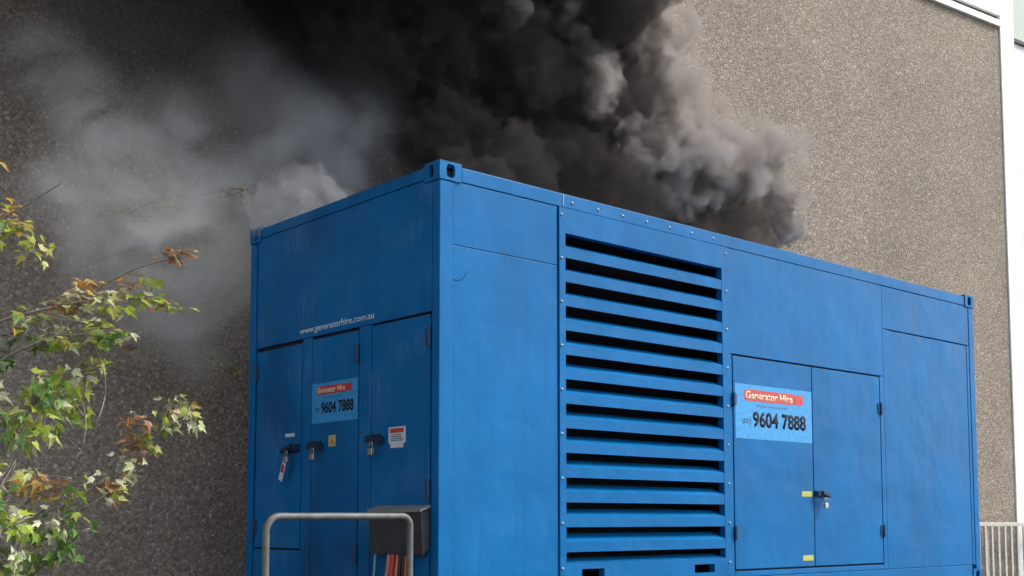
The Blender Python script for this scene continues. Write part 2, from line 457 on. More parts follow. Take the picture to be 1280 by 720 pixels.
# far bay
plate(5.212, 6.848, 2.836, ZR, y=.006)
plate(5.212, 5.285, ZB, 2.832, y=.006); plate(6.80, 6.848, ZB, 2.832, y=.006)
plate(5.288, 6.797, ZB, 2.826, y=.010)

def handle(mb, c, u, n, s=1.0, flip=1):
    """cam latch: back plate, barrel, lever"""
    v = Z
    mb.obox(c+n*.006, u, n, v, .055*s, .006, .026*s)
    mb.obox(c+n*.028+u*(.03*flip), u, n, v, .032*s, .018, .020*s)
    mb.tube([c+n*.012, c+n*.055], .019*s, 12)
    mb.obox(c+n*.055-u*(.045*flip)-v*.006, (u*flip+v*.25).normalized(), n, v, .062*s, .009, .013*s)
    mb.obox(c+n*.03-u*(.085*flip)-v*.012, u, n, v, .014*s, .02, .020*s)

def hinge(parent, c, u, n, h=.11):
    mb = MB(); mb.tube([c+n*.012-Z*h/2, c+n*.012+Z*h/2], .013, 10)
    mb.tube([c+n*.012-Z*(h/2+.012), c+n*.012-Z*h/2], .008, 8)
    mb.obox(c+n*.003+u*.02, u, n, Z, .022, .004, h*.45)
    mb.build('hinge', M['hinge'], parent)

nY, nX = Vector((0,-1,0)), Vector((-1,0,0))
dA = plate(2.968, 4.046, .668, 2.369, y=.002, name='door')
dA['label'] = 'blue side door carrying the phone number sign'
dB = plate(4.057, 5.126, .668, 2.369, y=.002, name='door')
dB['label'] = 'plain blue side door with latch'
hb = MB(); handle(hb, Vector((4.115, .002, 1.283)), X, nY, .95, -1); hb.build('handle', M['iron'], dB)
hinge(dB, Vector((5.131, .002, 2.08)), X*-1, nY, .10); hinge(dB, Vector((5.131, .002, .96)), X*-1, nY, .10)
hinge(dA, Vector((2.963, .002, 2.02)), X, nY, .10); hinge(dA, Vector((2.963, .002, .96)), X, nY, .10)
for zc in (1.277, .738):
    MB().box(3.872, 4.022, -.0005, .0015, zc-.023, zc+.023).build('yellow_sticker', M['yellow'], dA)
# end doors
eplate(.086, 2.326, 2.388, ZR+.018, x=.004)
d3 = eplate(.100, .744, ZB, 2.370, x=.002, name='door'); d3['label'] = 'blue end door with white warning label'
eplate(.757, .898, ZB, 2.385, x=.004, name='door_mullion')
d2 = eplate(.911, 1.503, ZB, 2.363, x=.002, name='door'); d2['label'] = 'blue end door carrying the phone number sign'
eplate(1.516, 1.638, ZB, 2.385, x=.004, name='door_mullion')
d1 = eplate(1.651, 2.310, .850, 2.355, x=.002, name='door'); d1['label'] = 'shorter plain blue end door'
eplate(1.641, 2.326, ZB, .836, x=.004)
U = Vector((0,-1,0))                          # rightwards on the end face
for dr, yy, zz, fl in ((d1, 1.72, 1.586, 1), (d2, 1.43, 1.590, -1), (d3, .69, 1.600, -1)):
    mb = MB(); handle(mb, Vector((.002, yy, zz)), U, nX, 1.15, fl); mb.build('handle', M['iron'], dr)
hinge(d2, Vector((.002, .906, 2.205)), U*-1, nX, .13); hinge(d2, Vector((.002, .906, .83)), U*-1, nX, .13)
hinge(d3, Vector((.002, .094, 2.225)), U*-1, nX, .13); hinge(d3, Vector((.002, .094, 1.25)), U*-1, nX, .13)
hinge(d1, Vector((.002, 2.316, 2.20)), U, nX, .13); hinge(d1, Vector((.002, 2.316, 1.0)), U, nX, .13)
MB().box(-.0005, .0015, 1.225-.045, 1.225+.045, 1.575, 1.655).build('warning_sticker', M['yellow_faded'], d2)
tri = MB().add([(-.001, 1.225+.03, 1.592), (-.001, 1.225-.03, 1.592), (-.001, 1.225, 1.645), (-.0002, 1.225+.03, 1.592), (-.0002, 1.225-.03, 1.592), (-.0002, 1.225, 1.645)],
               [(0,1,2), (3,5,4), (0,3,4,1), (1,4,5,2), (2,5,3,0)])
tri.build('warning_triangle', M['orange'], d2)
MB().box(-.0005, .0015, 1.735, 1.865, 1.672, 1.698).build('white_sticker', M['white'], d1)

def text_part(body, name, mat, parent, origin, u, v, n, height, width=None, bold=0.0, eps=.0012, thick=.0003, shear=0):
    cu = bpy.data.curves.new(name, 'FONT'); cu.body = body; cu.size = 1; cu.offset = bold; cu.shear = shear
    cu.resolution_u = 4; cu.extrude = .0
    tmp = bpy.data.objects.new('tmp', cu); COL.objects.link(tmp)
    dg = bpy.context.evaluated_depsgraph_get()
    me = bpy.data.meshes.new_from_object(tmp.evaluated_get(dg))
    bpy.data.objects.remove(tmp)
    me.name = name
    co = np.empty(len(me.vertices)*3); me.vertices.foreach_get('co', co); co = co.reshape(-1, 3)
    lo, hi = co.min(0), co.max(0)
    sy = height/(hi[1]-lo[1]); sx = sy if width is None else width/(hi[0]-lo[0])
    o, u, v, n = map(np.array, (origin, u, v, n))
    w = o+np.outer((co[:,0]-lo[0])*sx, u)+np.outer((co[:,1]-lo[1])*sy, v)+n*eps
    me.vertices.foreach_set('co', w.ravel()); me.materials.clear(); me.update()
    ob = link_mesh(name, me, M[mat], parent)
    so = ob.modifiers.new('thickness', 'SOLIDIFY'); so.thickness = thick; so.offset = 0
    return ob

def rounded(mb, o, u, v, n, w, h, r, d0, d1, k=6):
    ps = []
    for cx, cy, a0 in ((w-r, h-r, 0), (r, h-r, 90), (r, r, 180), (w-r, r, 270)):
        for j in range(k+1):
            a = R(a0+90*j/k); ps.append((cx+r*math.cos(a), cy+r*math.sin(a)))
    m_ = len(ps)
    vs = [o+u*p[0]+v*p[1]+n*d0 for p in ps]+[o+u*p[0]+v*p[1]+n*d1 for p in ps]
    fs = [tuple(range(m_)), tuple(range(2*m_-1, m_-1, -1))]+[(i, (i+1)%m_, m_+(i+1)%m_, m_+i) for i in range(m_)]
    return mb.add(vs, fs)

def phone_sign(o, u, n, w, h, lab):
    """o = lower left corner"""
    b = MB(); rounded(b, o, u, Z, n, w, h, .004, .0, .002)
    s = b.build('sign', M['sign'], ct); s['label'] = lab
    bn = MB(); rounded(bn, o+u*(w*.11)+Z*(h*.70), u, Z, n, w*.66, h*.21, h*.06, .002, .003)
    rounded(bn, o+u*(w*.765)+Z*(h*.71), u, Z, n, w*.115, h*.19, h*.05, .002, .003)
    bn.build('red_banner', M['red'], s)
    text_part('Generator Hire', 'lettering', 'cream', s, o+u*(w*.125)+Z*(h*.735), u, Z, n, h*.145, w*.61, bold=.025, eps=.0038)
    text_part('(02)', 'lettering', 'ink2', s, o+u*(w*.085)+Z*(h*.255), u, Z, n, h*.13, w*.105, bold=.03, eps=.0028)
    text_part('9604 7888', 'lettering', 'ink', s, o+u*(w*.215)+Z*(h*.22), u, Z, n, h*.30, w*.70, bold=.035, eps=.0028)
    # an unreadable line of small print
    sp = MB(); x = .27
    while x < .66:
        q = random.uniform(.018, .045); rounded(sp, o+u*(w*x)+Z*(h*.60), u, Z, n, w*q, h*.035, h*.012, .002, .0026); x += q+.012
    sp.build('small_print', M['ink2'], s)

phone_sign(Vector((2.988, .002, 1.709)), X, nY, 1.052, .443, 'blue sign with red banner on the side door')
phone_sign(Vector((.002, 1.499, 1.749)), U, nX, .592, .289, 'small blue sign with red banner on the end door')
text_part('www.generatorhire.com.au', 'web_address', 'white', ct, Vector((.004, 1.690, 2.409)), U, Z, nX, .062, .965, bold=.02)
# warning label on the right end door
wl = MB().box(-.0005, .0015, .352, .540, 1.560, 1.668).box(-.0005, .0015, .375, .52, 1.530, 1.5595).build('warning_label', M['label'], d3)
MB().box(-.0015, -.0006, .372, .522, 1.628, 1.658).build('warning_header', M['red'], d3)
wp = MB()
for zc in (1.615, 1.603, 1.590, 1.578): wp.box(-.0012, -.0006, .378+random.uniform(0,.03), .515, zc-.003, zc+.003)
wp.build('small_print', M['ink2'], d3)

# old curved scuff on the near side panel
sc_ = []
for j in range(17):
    a = R(200+140*j/16); sc_.append((.145+.085*math.cos(a), .0055, 2.70+.11*math.sin(a)))
MB().tube(sc_, .0022, 6).build('scuff', M['ink'], ct)

# dark cable hood on the end
hx = -.02
while hx > -.4 and F*((Vector((hx, .085, 1.0))-CAM).dot(rt))/((Vector((hx, .085, 1.0))-CAM).dot(fw))+640 > 526: hx -= .005
pA, pB = at_x(461, 642, hx), at_x(526, 640, hx)
pC, pD = at_x(458, 694, hx), at_x(524, 692, hx)
yl, yr = pA.y, pB.y
ztop = (pA.z+pB.z)/2; zbt = (pC.z+pD.z)/2
hd = MB()
prof = [(-.002, ztop+.03), (hx, ztop), (hx+.015, zbt), (-.002, zbt+.05)]
n_ = 4
vs = [(x, yl, z) for x, z in prof]+[(x, yr, z) for x, z in prof]
hd.add(vs, [(0,1,5,4), (1,2,6,5), (3,0,4,7), (0,3,2,1), (4,5,6,7)])
hood = hd.build('cable_hood', M['hood'], ct)
sm = hood.modifiers.new('thickness', 'SOLIDIFY'); sm.thickness = .006; sm.offset = -1
lp = MB(); lp.add([(-.004, yl+.005, ztop+.034), (hx-.012, yl+.005, ztop+.003), (hx-.012, yr-.01, ztop+.003), (-.004, yr-.01, ztop+.034),
                   (-.004, yl+.005, ztop+.050), (hx-.012, yl+.005, ztop+.021), (hx-.012, yr-.01, ztop+.021), (-.004, yr-.01, ztop+.050)],
                  [(0,3,2,1), (4,5,6,7), (0,1,5,4), (1,2,6,5), (2,3,7,6), (3,0,4,7)])
lp.build('drip_lip', M['galv_sheet'], hood)

# padlocks hanging from the latches
def padlock(c, u, n, label, mat_tag=None):
    r_ = empty('padlock', c); v = Z
    tag(r_, label, 'padlock')
    b = MB(); b.obox(c-v*.055, u, n, v, .024, .011, .022); b.build('lock_body', M['chrome'], r_, bevel=.004)
    pts = [c-v*.035+u*(-.016)]+[c-v*.005+u*(.016*math.cos(R(a)))+v*(.016*math.sin(R(a))) for a in range(180, -1, -30)]+[c-v*.035+u*.016]
    MB().tube(pts, .004, 8).build('shackle', M['chrome'], r_, smooth=True)
    if mat_tag:
        d = (v*-1+u*-.45).normalized(); e = d.cross(n)
        q = c-v*.07-u*.02
        t = MB(); t.obox(q+d*.075, e, n, d, .026, .002, .075); t.build('paper_tag', M['label'], r_, bevel=.003)
        t = MB(); t.obox(q+d*.055+n*.003, e, n, d, .018, .001, .03); t.build('tag_print', M['tagred'], r_)
padlock(Vector((-.062, 1.745, 1.555)), U, nX, 'steel padlock with red and white tag on the left end door latch', True)
padlock(Vector((-.062, 1.385, 1.560)), U, nX, 'steel padlock on the latch beside the yellow sticker')
padlock(Vector((-.062, .655, 1.565)), U, nX, 'steel padlock on the latch beside the white warning label')
padlock(Vector((4.150, -.050, 1.235)), X, nY, 'small steel padlock on the side door latch')

# cables hanging out of the hood
def cable(px, mat, label, sag, r=.017):
    p = at_x(px, 690, hx*.55)
    pts = [Vector((p.x+.02, p.y, zbt+.10)), Vector((p.x, p.y, zbt-.02))]
    for k in range(1, 9):
        t = k/8; pts.append(Vector((p.x-.10*t*t-sag*.3*t, p.y+sag*t*1.0+.006*math.sin(k*2+px), (zbt-.02)*(1-t)+.03*t)))
    end = pts[-1]
    for k in range(1, 6): pts.append(end+Vector((-.16*k, .05*k*sag*8, -.012 if k < 2 else -.013)))
    o = MB().tube(pts, r, 10).build('power_cable', M[mat], None, smooth=True)
    tag(o, label, 'cable', 'cables hanging from the dark hood')
cable(487, 'pink_cable', 'faded pinkish red cable hanging under the hood, on the far left of the red bunch', .12)
cable(492, 'red_cable', 'bright red cable hanging under the hood between two faded pink ones', .10, .019)
cable(497.5, 'pink_cable', 'faded pinkish red cable hanging under the hood next to the black ones', .07, .014)
cable(501, 'black_cable', 'black cable hanging under the hood next to the pinkish red cable', .04, .014)
cable(504.5, 'black_cable', 'black cable hanging under the hood beside the upright pipe', .02, .014)
cable(508.5, 'red_cable', 'dark red cable partly hidden behind the upright pipe', .0, .014)
cable(469, 'blue_cable', 'thin pale blue cable hanging alone below the left end of the hood', .05, .008)

# pipe hoop in front of the end
a0, a1 = at(332.5, 660, 6.45), at(512.5, 660, 7.1)
ztl, ztr = at(340, 645.5, 6.45).z, at(505, 645.3, 7.1).z
hor = Vector((a1.x-a0.x, a1.y-a0.y, 0)); hl = hor.length; hor.normalize()
pts = [Vector((a0.x, a0.y, 0)), Vector((a0.x, a0.y, .5)), Vector((a0.x, a0.y, ztl-.085))]
for k in range(1, 8):
    a = R(90*k/8); pts.append(Vector((a0.x, a0.y, ztl-.085))+hor*(.085*(1-math.cos(a)))+Z*(.085*math.sin(a)))
pts.append(Vector((a0.x, a0.y, ztl))+hor*.085); pts.append(Vector((a0.x, a0.y, (ztl+ztr)/2))+hor*(hl/2))
pts.append(Vector((a0.x, a0.y, ztr))+hor*(hl-.06))
for k in range(1, 8):
    a = R(90*k/8); pts.append(Vector((a1.x, a1.y, ztr-.06))-hor*(.06*(1-math.sin(a)))+Z*(.06*math.cos(a)))
pts += [Vector((a1.x, a1.y, ztr-.06)), Vector((a1.x, a1.y, .5)), Vector((a1.x, a1.y, 0))]
hp = MB().tube(pts, .0205, 16).build('pipe_hoop', M['galv'], None, smooth=True)
tag(hp, 'bent galvanised steel pipe hoop standing in front of the container end', 'guard rail')

# ------------------------------------------------------------------ tree on the left
def leaf_shape():
    # five-lobed maple leaf, unit size, stalk at the origin, tip towards +x
    t = []
    lob = [(-100, .42), (-48, .72), (0, 1.0), (48, .72), (100, .42)]
    for i, (a, r) in enumerate(lob):
        for da, q in ((-15, .62), (0, 1.0), (15, .62)):
            t.append((a+da, r*q))
        if i < 4: t.append(((a+lob[i+1][0])/2, .52))
    return [(.30+r*math.cos(R(a))*.75, r*math.sin(R(a))*.75) for a, r in t]
LEAF = leaf_shape(); LS = .82; LN = 2.9
LV, LF, LC = [], [], []
PAL = dict(
    lime=[(.36,.44,.06), (.44,.48,.10), (.27,.38,.04), (.48,.47,.14)],
    pale=[(.56,.58,.38), (.50,.54,.28), (.64,.64,.48)],
    green=[(.09,.20,.035), (.13,.25,.05), (.17,.27,.10)],
    orange=[(.54,.30,.06), (.48,.31,.07), (.56,.40,.13)],
    rust=[(.34,.17,.09), (.40,.24,.15), (.28,.15,.08)])
def leaf(p, size, nrm, dirv, col):
    nrm = nrm.normalized(); x = (dirv-nrm*dirv.dot(nrm)).normalized(); y = nrm.cross(x)
    b = len(LV); LV.append(tuple(p+x*.28*size)); fold = random.uniform(-.1, .8); curl = random.uniform(-.1, .75)
    su, sv, sk = random.uniform(.8,1.15), random.uniform(.55,1.1), random.uniform(-.25,.25)
    for u, v in LEAF:
        u, v = u*su+v*sk*.5, v*sv*random.uniform(.85,1.15)
        LV.append(tuple(p+x*(u*size)+y*(v*size)+nrm*(abs(v)*fold-u*u*curl)*size*.7))
    k = len(LEAF)
    for i in range(k-1): LF.append((b, b+1+i, b+2+i)); LC.append(col)
    LF.append((b, b+k, b+1)); LC.append(col)
TB = MB()
def twig(pts, r0, r1):
    # smooth polyline
    out = []
    for i in range(len(pts)-1):
        p0, p1, p2, p3 = pts[max(i-1,0)], pts[i], pts[i+1], pts[min(i+2, len(pts)-1)]
        for k in range(5):
            t = k/5; out.append(.5*((2*p1)+(p2-p0)*t+(2*p0-5*p1+4*p2-p3)*t*t+(3*p1-p0-3*p2+p3)*t**3))
    out.append(pts[-1]); n = len(out)
    TB.tube(out, [r0+(r1-r0)*i/(n-1) for i in range(n)], 6); return out
def spray(poly, depth, mix, n, size, flat, r0=.008, spread=.08, d2=None):
    """a branch drawn as a run of points, with leaves on short stalks along its outer part"""
    k = len(poly); d2 = depth if d2 is None else d2
    pts = [at(x, y, depth+(d2-depth)*i/max(1, k-1)) for i, (x, y) in enumerate(poly)]
    line = twig(pts, r0, .0022)
    names, ws = zip(*mix.items())
    clumps = []
    for _ in range(max(3, int(n/4.5))):
        t = random.uniform(.10, 1.0); q = line[int(t*(len(line)-1))]
        clumps.append((q, Vector((random.gauss(0, spread), random.gauss(0, spread), random.gauss(0, spread*(.3 if flat else .9)))), random.choices(names, ws)[0]))
    for _ in range(int(n*LN)):
        q, oc, ck = random.choice(clumps)
        off = oc+Vector((random.gauss(0, .04), random.gauss(0, .04), random.gauss(0, .04*(.4 if flat else .9))-(.02 if not flat else 0)))
        p = q+off
        TB.tube([q, q+off*.6+Vector((0,0,.012)), p], .0011, 4, cap=False)
        kind = ck if random.random() < .7 else random.choices(names, ws)[0]; col = random.choice(PAL[kind])
        j = random.uniform(.95, 1.35); col = tuple(c*j for c in col)
        if flat: nrm = Vector((random.gauss(0,.30), random.gauss(0,.30), 1))
        else: nrm = Vector((random.gauss(0,.7), random.gauss(-.35,.6), random.gauss(.75,.45)))
        dv = Vector((random.gauss(0,1), random.gauss(0,1), random.uniform(-.9,.1)*(0.3 if flat else 1.3)))
        leaf(p, size*LS*random.uniform(.75, 1.25), nrm, dv, col)
D = 6.5
spray([(-60,430), (0,402), (50,388), (100,378), (140,372), (176,374)], D, dict(lime=3, pale=4, orange=2, rust=1), 46, .100, True, .012, .09, D+.1)
spray([(-30,470), (20,440), (70,420), (110,405), (125,395)], D-.2, dict(lime=3, pale=3, green=2, orange=1), 44, .105, True, .010, .12)
spray([(80,400), (125,360), (165,338), (205,326), (238,320)], D+.15, dict(rust=3, orange=2, pale=2, lime=1), 34, .090, True, .006, .06)
spray([(-60,310), (-10,280), (35,255), (78,228)], D-.1, dict(orange=5, lime=3, pale=1), 34, .100, True, .010, .07)
spray([(-60,330), (-10,300), (10,285), (30,280)], D-.1, dict(lime=3, pale=1, green=2), 16, .095, False, .008, .07)
spray([(-30,190), (-8,172), (6,160)], D-.1, dict(orange=2, lime=2), 8, .095, True, .006, .05)
spray([(-50,560), (20,520), (60,490), (85,470), (105,450)], D-.1, dict(lime=5, pale=3, green=1), 40, .105, False, .012, .09)
spray([(85,470), (100,440), (108,420), (112,408)], D, dict(lime=5, green=2, pale=1), 22, .100, False, .006, .07)
spray([(60,500), (72,510), (80,520), (92,530)], D, dict(lime=4, green=2, pale=1), 14, .10, False, .005, .06)
spray([(-60,640), (-10,580), (20,540), (45,500)], D-.3, dict(lime=3, pale=4, green=4), 56, .105, False, .016, .13)
spray([(-60,700), (-20,640), (10,590), (30,560)], D-.35, dict(green=5, pale=3, lime=3), 46, .100, False, .014, .13)
spray([(-40,760), (0,700), (30,660), (50,620)], D-.2, dict(green=4, pale=2, lime=2), 26, .095, False, .012, .12)
spray([(-20,800), (40,720), (75,690), (84,650), (80,625), (60,610)], D-.1, dict(green=4, lime=4, pale=2), 46, .100, False, .010, .08)
spray([(20,640), (55,612), (85,600), (112,592)], D, dict(orange=4, lime=2, rust=1), 16, .10, False, .006, .05)
spray([(60,640), (110,622), (140,600), (160,570), (185,535), (222,496)], D+.1, dict(rust=5, pale=2, lime=1, orange=1), 40, .092, False, .006, .05, D+.3)
spray([(190,540), (200,520), (212,508), (224,494)], D+.3, dict(pale=3, lime=3, rust=1), 16, .09, False, .004, .04)
spray([(60,740), (70,690), (85,660), (98,640)], D-.1, dict(green=3, lime=2), 14, .10, False, .005, .05)
spray([(-30,740), (10,720), (40,712), (55,700)], D-.2, dict(green=3, pale=1, lime=1), 16, .095, False, .006, .07)
# sprays farther back, half lost in the smoke
spray([(120,290), (170,262), (205,246), (236,248)], 9.55, dict(orange=4, rust=3), 22, .095, True, .006, .06)
spray([(236,248), (270,240), (300,246), (335,258)], 9.6, dict(rust=3, pale=1), 12, .085, True, .004, .07)
spray([(120,440), (140,434), (160,430), (172,432)], 9.2, dict(rust=4), 10, .08, True, .004, .04)
spray([(225,420), (255,440), (280,462), (296,476)], 9.7, dict(lime=2, rust=2), 12, .08, True, .004, .05)
# bare curving twigs
for pl in ([(93,575), (108,552), (122,525), (131,495), (130,465), (120,440), (108,415)],
           [(40,560), (62,545), (85,550), (100,562)], [(104,556), (107,530), (104,500), (108,470)],
           [(104,520), (92,505), (80,498)], [(112,515), (118,500), (112,488)], [(20,620), (45,600), (52,570), (48,545)],
           [(95,640), (112,632), (140,612)], [(-30,640), (0,610), (30,590), (40,560)], [(10,690), (40,650), (70,630), (95,640)],
           [(110,425), (125,405), (128,395)], [(80,690), (98,668), (112,660)]):
    twig([at(x, y, D+random.uniform(-.15,.15)) for x, y in pl], .0055, .003)
base = at(-70, 720, D-.2); base.z = 0
stem = [base, base+Vector((-.02,.03,.5)), at(-62, 640, D-.2), at(-58, 520, D-.15), at(-60, 420, D-.1), at(-62, 310, D-.1), at(-40, 190, D-.1)]
twig(stem, .045, .012)
tree = empty('maple_tree', base)
tag(tree, 'young maple with yellow green and rust tinged leaves beside the dark wall', 'tree')
TB.build('trunk', M['bark'], tree, smooth=True)
me = bpy.data.meshes.new('crown'); me.from_pydata(LV, [], LF)
ca = me.color_attributes.new('leaf_colour', 'FLOAT_COLOR', 'CORNER')
cl = np.ones((len(me.loops), 4), dtype=np.float32)
for i, c in enumerate(LC): cl[3*i:3*i+3, :3] = c
ca.data.foreach_set('color', cl.ravel())
lm_, nt, out = new_mat('maple_leaf')
at_ = N(nt, 'ShaderNodeVertexColor', layer_name='leaf_colour')
p = N(nt, 'ShaderNodeBsdfPrincipled', Roughness=.45); tr = N(nt, 'ShaderNodeBsdfTranslucent')
nt.links.new(at_.outputs[0], p.inputs['Base Color']); nt.links.new(at_.outputs[0], tr.inputs['Color'])
mx = N(nt, 'ShaderNodeMixShader'); mx.inputs[0].default_value = .45
nt.links.new(p.outputs[0], mx.inputs[1]); nt.links.new(tr.outputs[0], mx.inputs[2]); nt.links.new(mx.outputs[0], out.inputs[0])
link_mesh('crown', me, lm_, tree)

# ------------------------------------------------------------------ smoke
def unit_ico(sub):
    bm = bmesh.new(); bmesh.ops.create_icosphere(bm, subdivisions=sub, radius=1)
    v = np.array([q.co for q in bm.verts]); f = np.array([[w.index for w in q.verts] for q in bm.faces]); bm.free()
    return v, f
ICO = unit_ico(2); ICO1 = unit_ico(1)
rng = np.random.default_rng(5)
def sphere_dir():
    d = rng.normal(size=3); return d/np.linalg.norm(d)

def billow(name, mains, voxel, kids, grand, mat, grow=0.0, disps=(), parent=None, seed=5, smooth=1):
    global rng
    rng = np.random.default_rng(seed)
    sph = []
    for c, r in mains:
        c = np.array(c); sph.append((c, r))
        for _ in range(kids):
            d = sphere_dir(); r1 = r*rng.uniform(.22, .5); c1 = c+d*(r*rng.uniform(.70, 1.02))
            sph.append((c1, r1))
            for _ in range(grand):
                d2 = sphere_dir()
                if d2@d < -.1: d2 = -d2
                r2 = r1*rng.uniform(.25, .5); sph.append((c1+d2*(r1*rng.uniform(.8, 1.05)), r2))
    V, Fc, n = [], [], 0
    for c, r in sph:
        r = r+grow
        if r < voxel*.9: continue
        v, f = ICO if r > .12 else ICO1
        V.append(v*r+c); Fc.append(f+n); n += len(v)
    V = np.concatenate(V); Fc = np.concatenate(Fc)
    me = bpy.data.meshes.new(name); me.vertices.add(len(V)); me.vertices.foreach_set('co', V.ravel())
    me.loops.add(len(Fc)*3); me.loops.foreach_set('vertex_index', Fc.ravel())
    me.polygons.add(len(Fc)); me.polygons.foreach_set('loop_start', np.arange(0, len(Fc)*3, 3)); me.update(calc_edges=True)
    o = bpy.data.objects.new(name, me); COL.objects.link(o)
    rm = o.modifiers.new('union', 'REMESH'); rm.mode = 'VOXEL'; rm.voxel_size = voxel
    for i, (kind, size, amount) in enumerate(disps):
        tx = bpy.data.textures.new(name, kind); tx.noise_scale = size
        if kind == 'CLOUDS': tx.noise_depth = 4
        dm = o.modifiers.new('curl', 'DISPLACE'); dm.texture = tx; dm.strength = amount; dm.texture_coords = 'GLOBAL'; dm.mid_level = .5
        if i == 1:
            r2 = o.modifiers.new('union', 'REMESH'); r2.mode = 'VOXEL'; r2.voxel_size = voxel
    if smooth:
        sm_ = o.modifiers.new('smooth', 'SMOOTH'); sm_.factor = .5; sm_.iterations = smooth
    dg = bpy.context.evaluated_depsgraph_get()
    me2 = bpy.data.meshes.new_from_object(o.evaluated_get(dg)); bpy.data.objects.remove(o); me2.name = name
    me2.materials.clear()
    return link_mesh(name, me2, mat, parent)

def vol_mat(name, col, dens, aniso=0.0, noise_fn=None):
    m, nt, out = new_mat(name)
    p = N(nt, 'ShaderNodeVolumePrincipled'); p.inputs['Color'].default_value = (*col, 1); p.inputs['Density'].default_value = dens
    p.inputs['Anisotropy'].default_value = aniso
    if noise_fn: nt.links.new(noise_fn(nt), p.inputs['Density'])
    nt.links.new(p.outputs[0], out.inputs['Volume'])
    return m

def blobs(rows):
    out = []
    for x, y, r, Y in rows:
        c = at_y(x, y, Y); depth = (c-CAM).dot(fw); out.append((c, r/F*depth))
    return out
PL = [(978,245,22,1.45), (962,205,22,1.5), (988,272,14,1.35), (984,288,18,1.35), (968,272,28,1.4), (945,285,30,1.45), (938,235,26,1.5), (915,255,38,1.6), (895,280,44,1.6), (850,215,42,1.85), (835,250,62,1.8),
      (805,135,40,2.0), (765,50,50,2.1), (735,-40,70,2.1), (760,150,88,1.9), (760,265,70,1.6), (700,50,95,2.1), (690,220,85,1.9),
      (640,110,105,2.1), (630,0,110,2.2), (645,190,40,1.3), (612,218,36,1.3), (560,80,100,2.3), (560,175,66,2.1), (520,-10,120,2.3), (690,-120,120,2.2), (760,-150,80,2.1),
      (575,235,40,1.7), (670,262,40,1.5), (590,-150,140,2.3), (440,-50,125,2.4), (450,60,80,2.4)]
mains = blobs(PL)
DISP = (('CLOUDS', .50, .28), ('VORONOI', .20, -.18), ('VORONOI', .09, -.10), ('CLOUDS', .12, .10))
SOOT = (.085, .078, .073)
def torn(nt, scale, lo, hi, amp, seed):
    g = nt.nodes.new('ShaderNodeNewGeometry')
    n = N(nt, 'ShaderNodeTexNoise', Scale=scale, Detail=4.0, Roughness=.6, Distortion=.7); n.noise_dimensions = '4D'; n.inputs['W'].default_value = seed
    nt.links.new(g.outputs['Position'], n.inputs['Vector'])
    mr = N(nt, 'ShaderNodeMapRange', interpolation_type='SMOOTHSTEP'); mr.inputs[1].default_value = lo; mr.inputs[2].default_value = hi; mr.inputs[3].default_value = 0; mr.inputs[4].default_value = amp
    nt.links.new(n.outputs[0], mr.inputs[0]); return mr.outputs[0]
smoke = billow('black_smoke', mains, .032, 14, 5, vol_mat('black_smoke', SOOT, 3.4), disps=DISP)
tag(smoke, 'dense black smoke billowing up from the container roof', 'smoke', kind='stuff')
# thinner smoke at right, coloured paler to put in its sunlit edge
FR = [(986,275,22,1.3), (987,238,26,1.3), (972,190,32,1.3), (945,172,26,1.35), (925,200,36,1.4), (900,222,42,1.5), (870,175,42,1.55), (848,120,44,1.75), (820,55,44,1.85), (792,-15,46,1.95), (760,-70,60,2.0),
      (780,95,58,1.8), (735,10,70,1.9), (845,195,54,1.5), (725,100,60,1.8), (655,20,76,2.0), (800,175,50,1.6)]
fm = vol_mat('smoke_fringe', (.50,.46,.435), 3.0, 0, lambda nt: torn(nt, 3.6, .38, .62, 6.5, 1.7)); fm.cycles.volume_step_rate = .15
billow('pale_fringe', blobs(FR), .035, 14, 5, fm, grow=.03, disps=DISP, parent=smoke, seed=8)
UP = [((2.6,2.0,6.6),1.2), ((1.4,2.1,6.9),1.2), ((.3,2.2,6.9),1.1), ((-.8,2.3,6.8),1.0), ((3.0,2.1,7.3),1.1), ((2.0,2.2,8.2),1.4), ((.2,2.3,8.2),1.3), ((-1.2,2.4,7.9),1.1), ((3.4,2.0,8.8),1.2), ((-2.0,2.4,6.9),.9), ((-2.4,2.4,8.2),1.1), ((-3.2,2.5,7.0),1.0), ((-3.6,2.5,8.2),1.1), ((-1.6,1.6,7.4),1.0), ((-.2,1.4,7.3),1.0), ((-2.4,.9,7.8),1.2), ((-.6,.5,8.0),1.2), ((-3.8,1.6,7.6),1.1)]  # unseen smoke, added and spread wide to shade the left wall
billow('unseen_shade_plume', UP, .10, 16, 3, vol_mat('shade_plume_smoke', SOOT, 4.0), disps=(('CLOUDS', .8, .4), ('VORONOI', .4, -.3)), parent=smoke, seed=3)

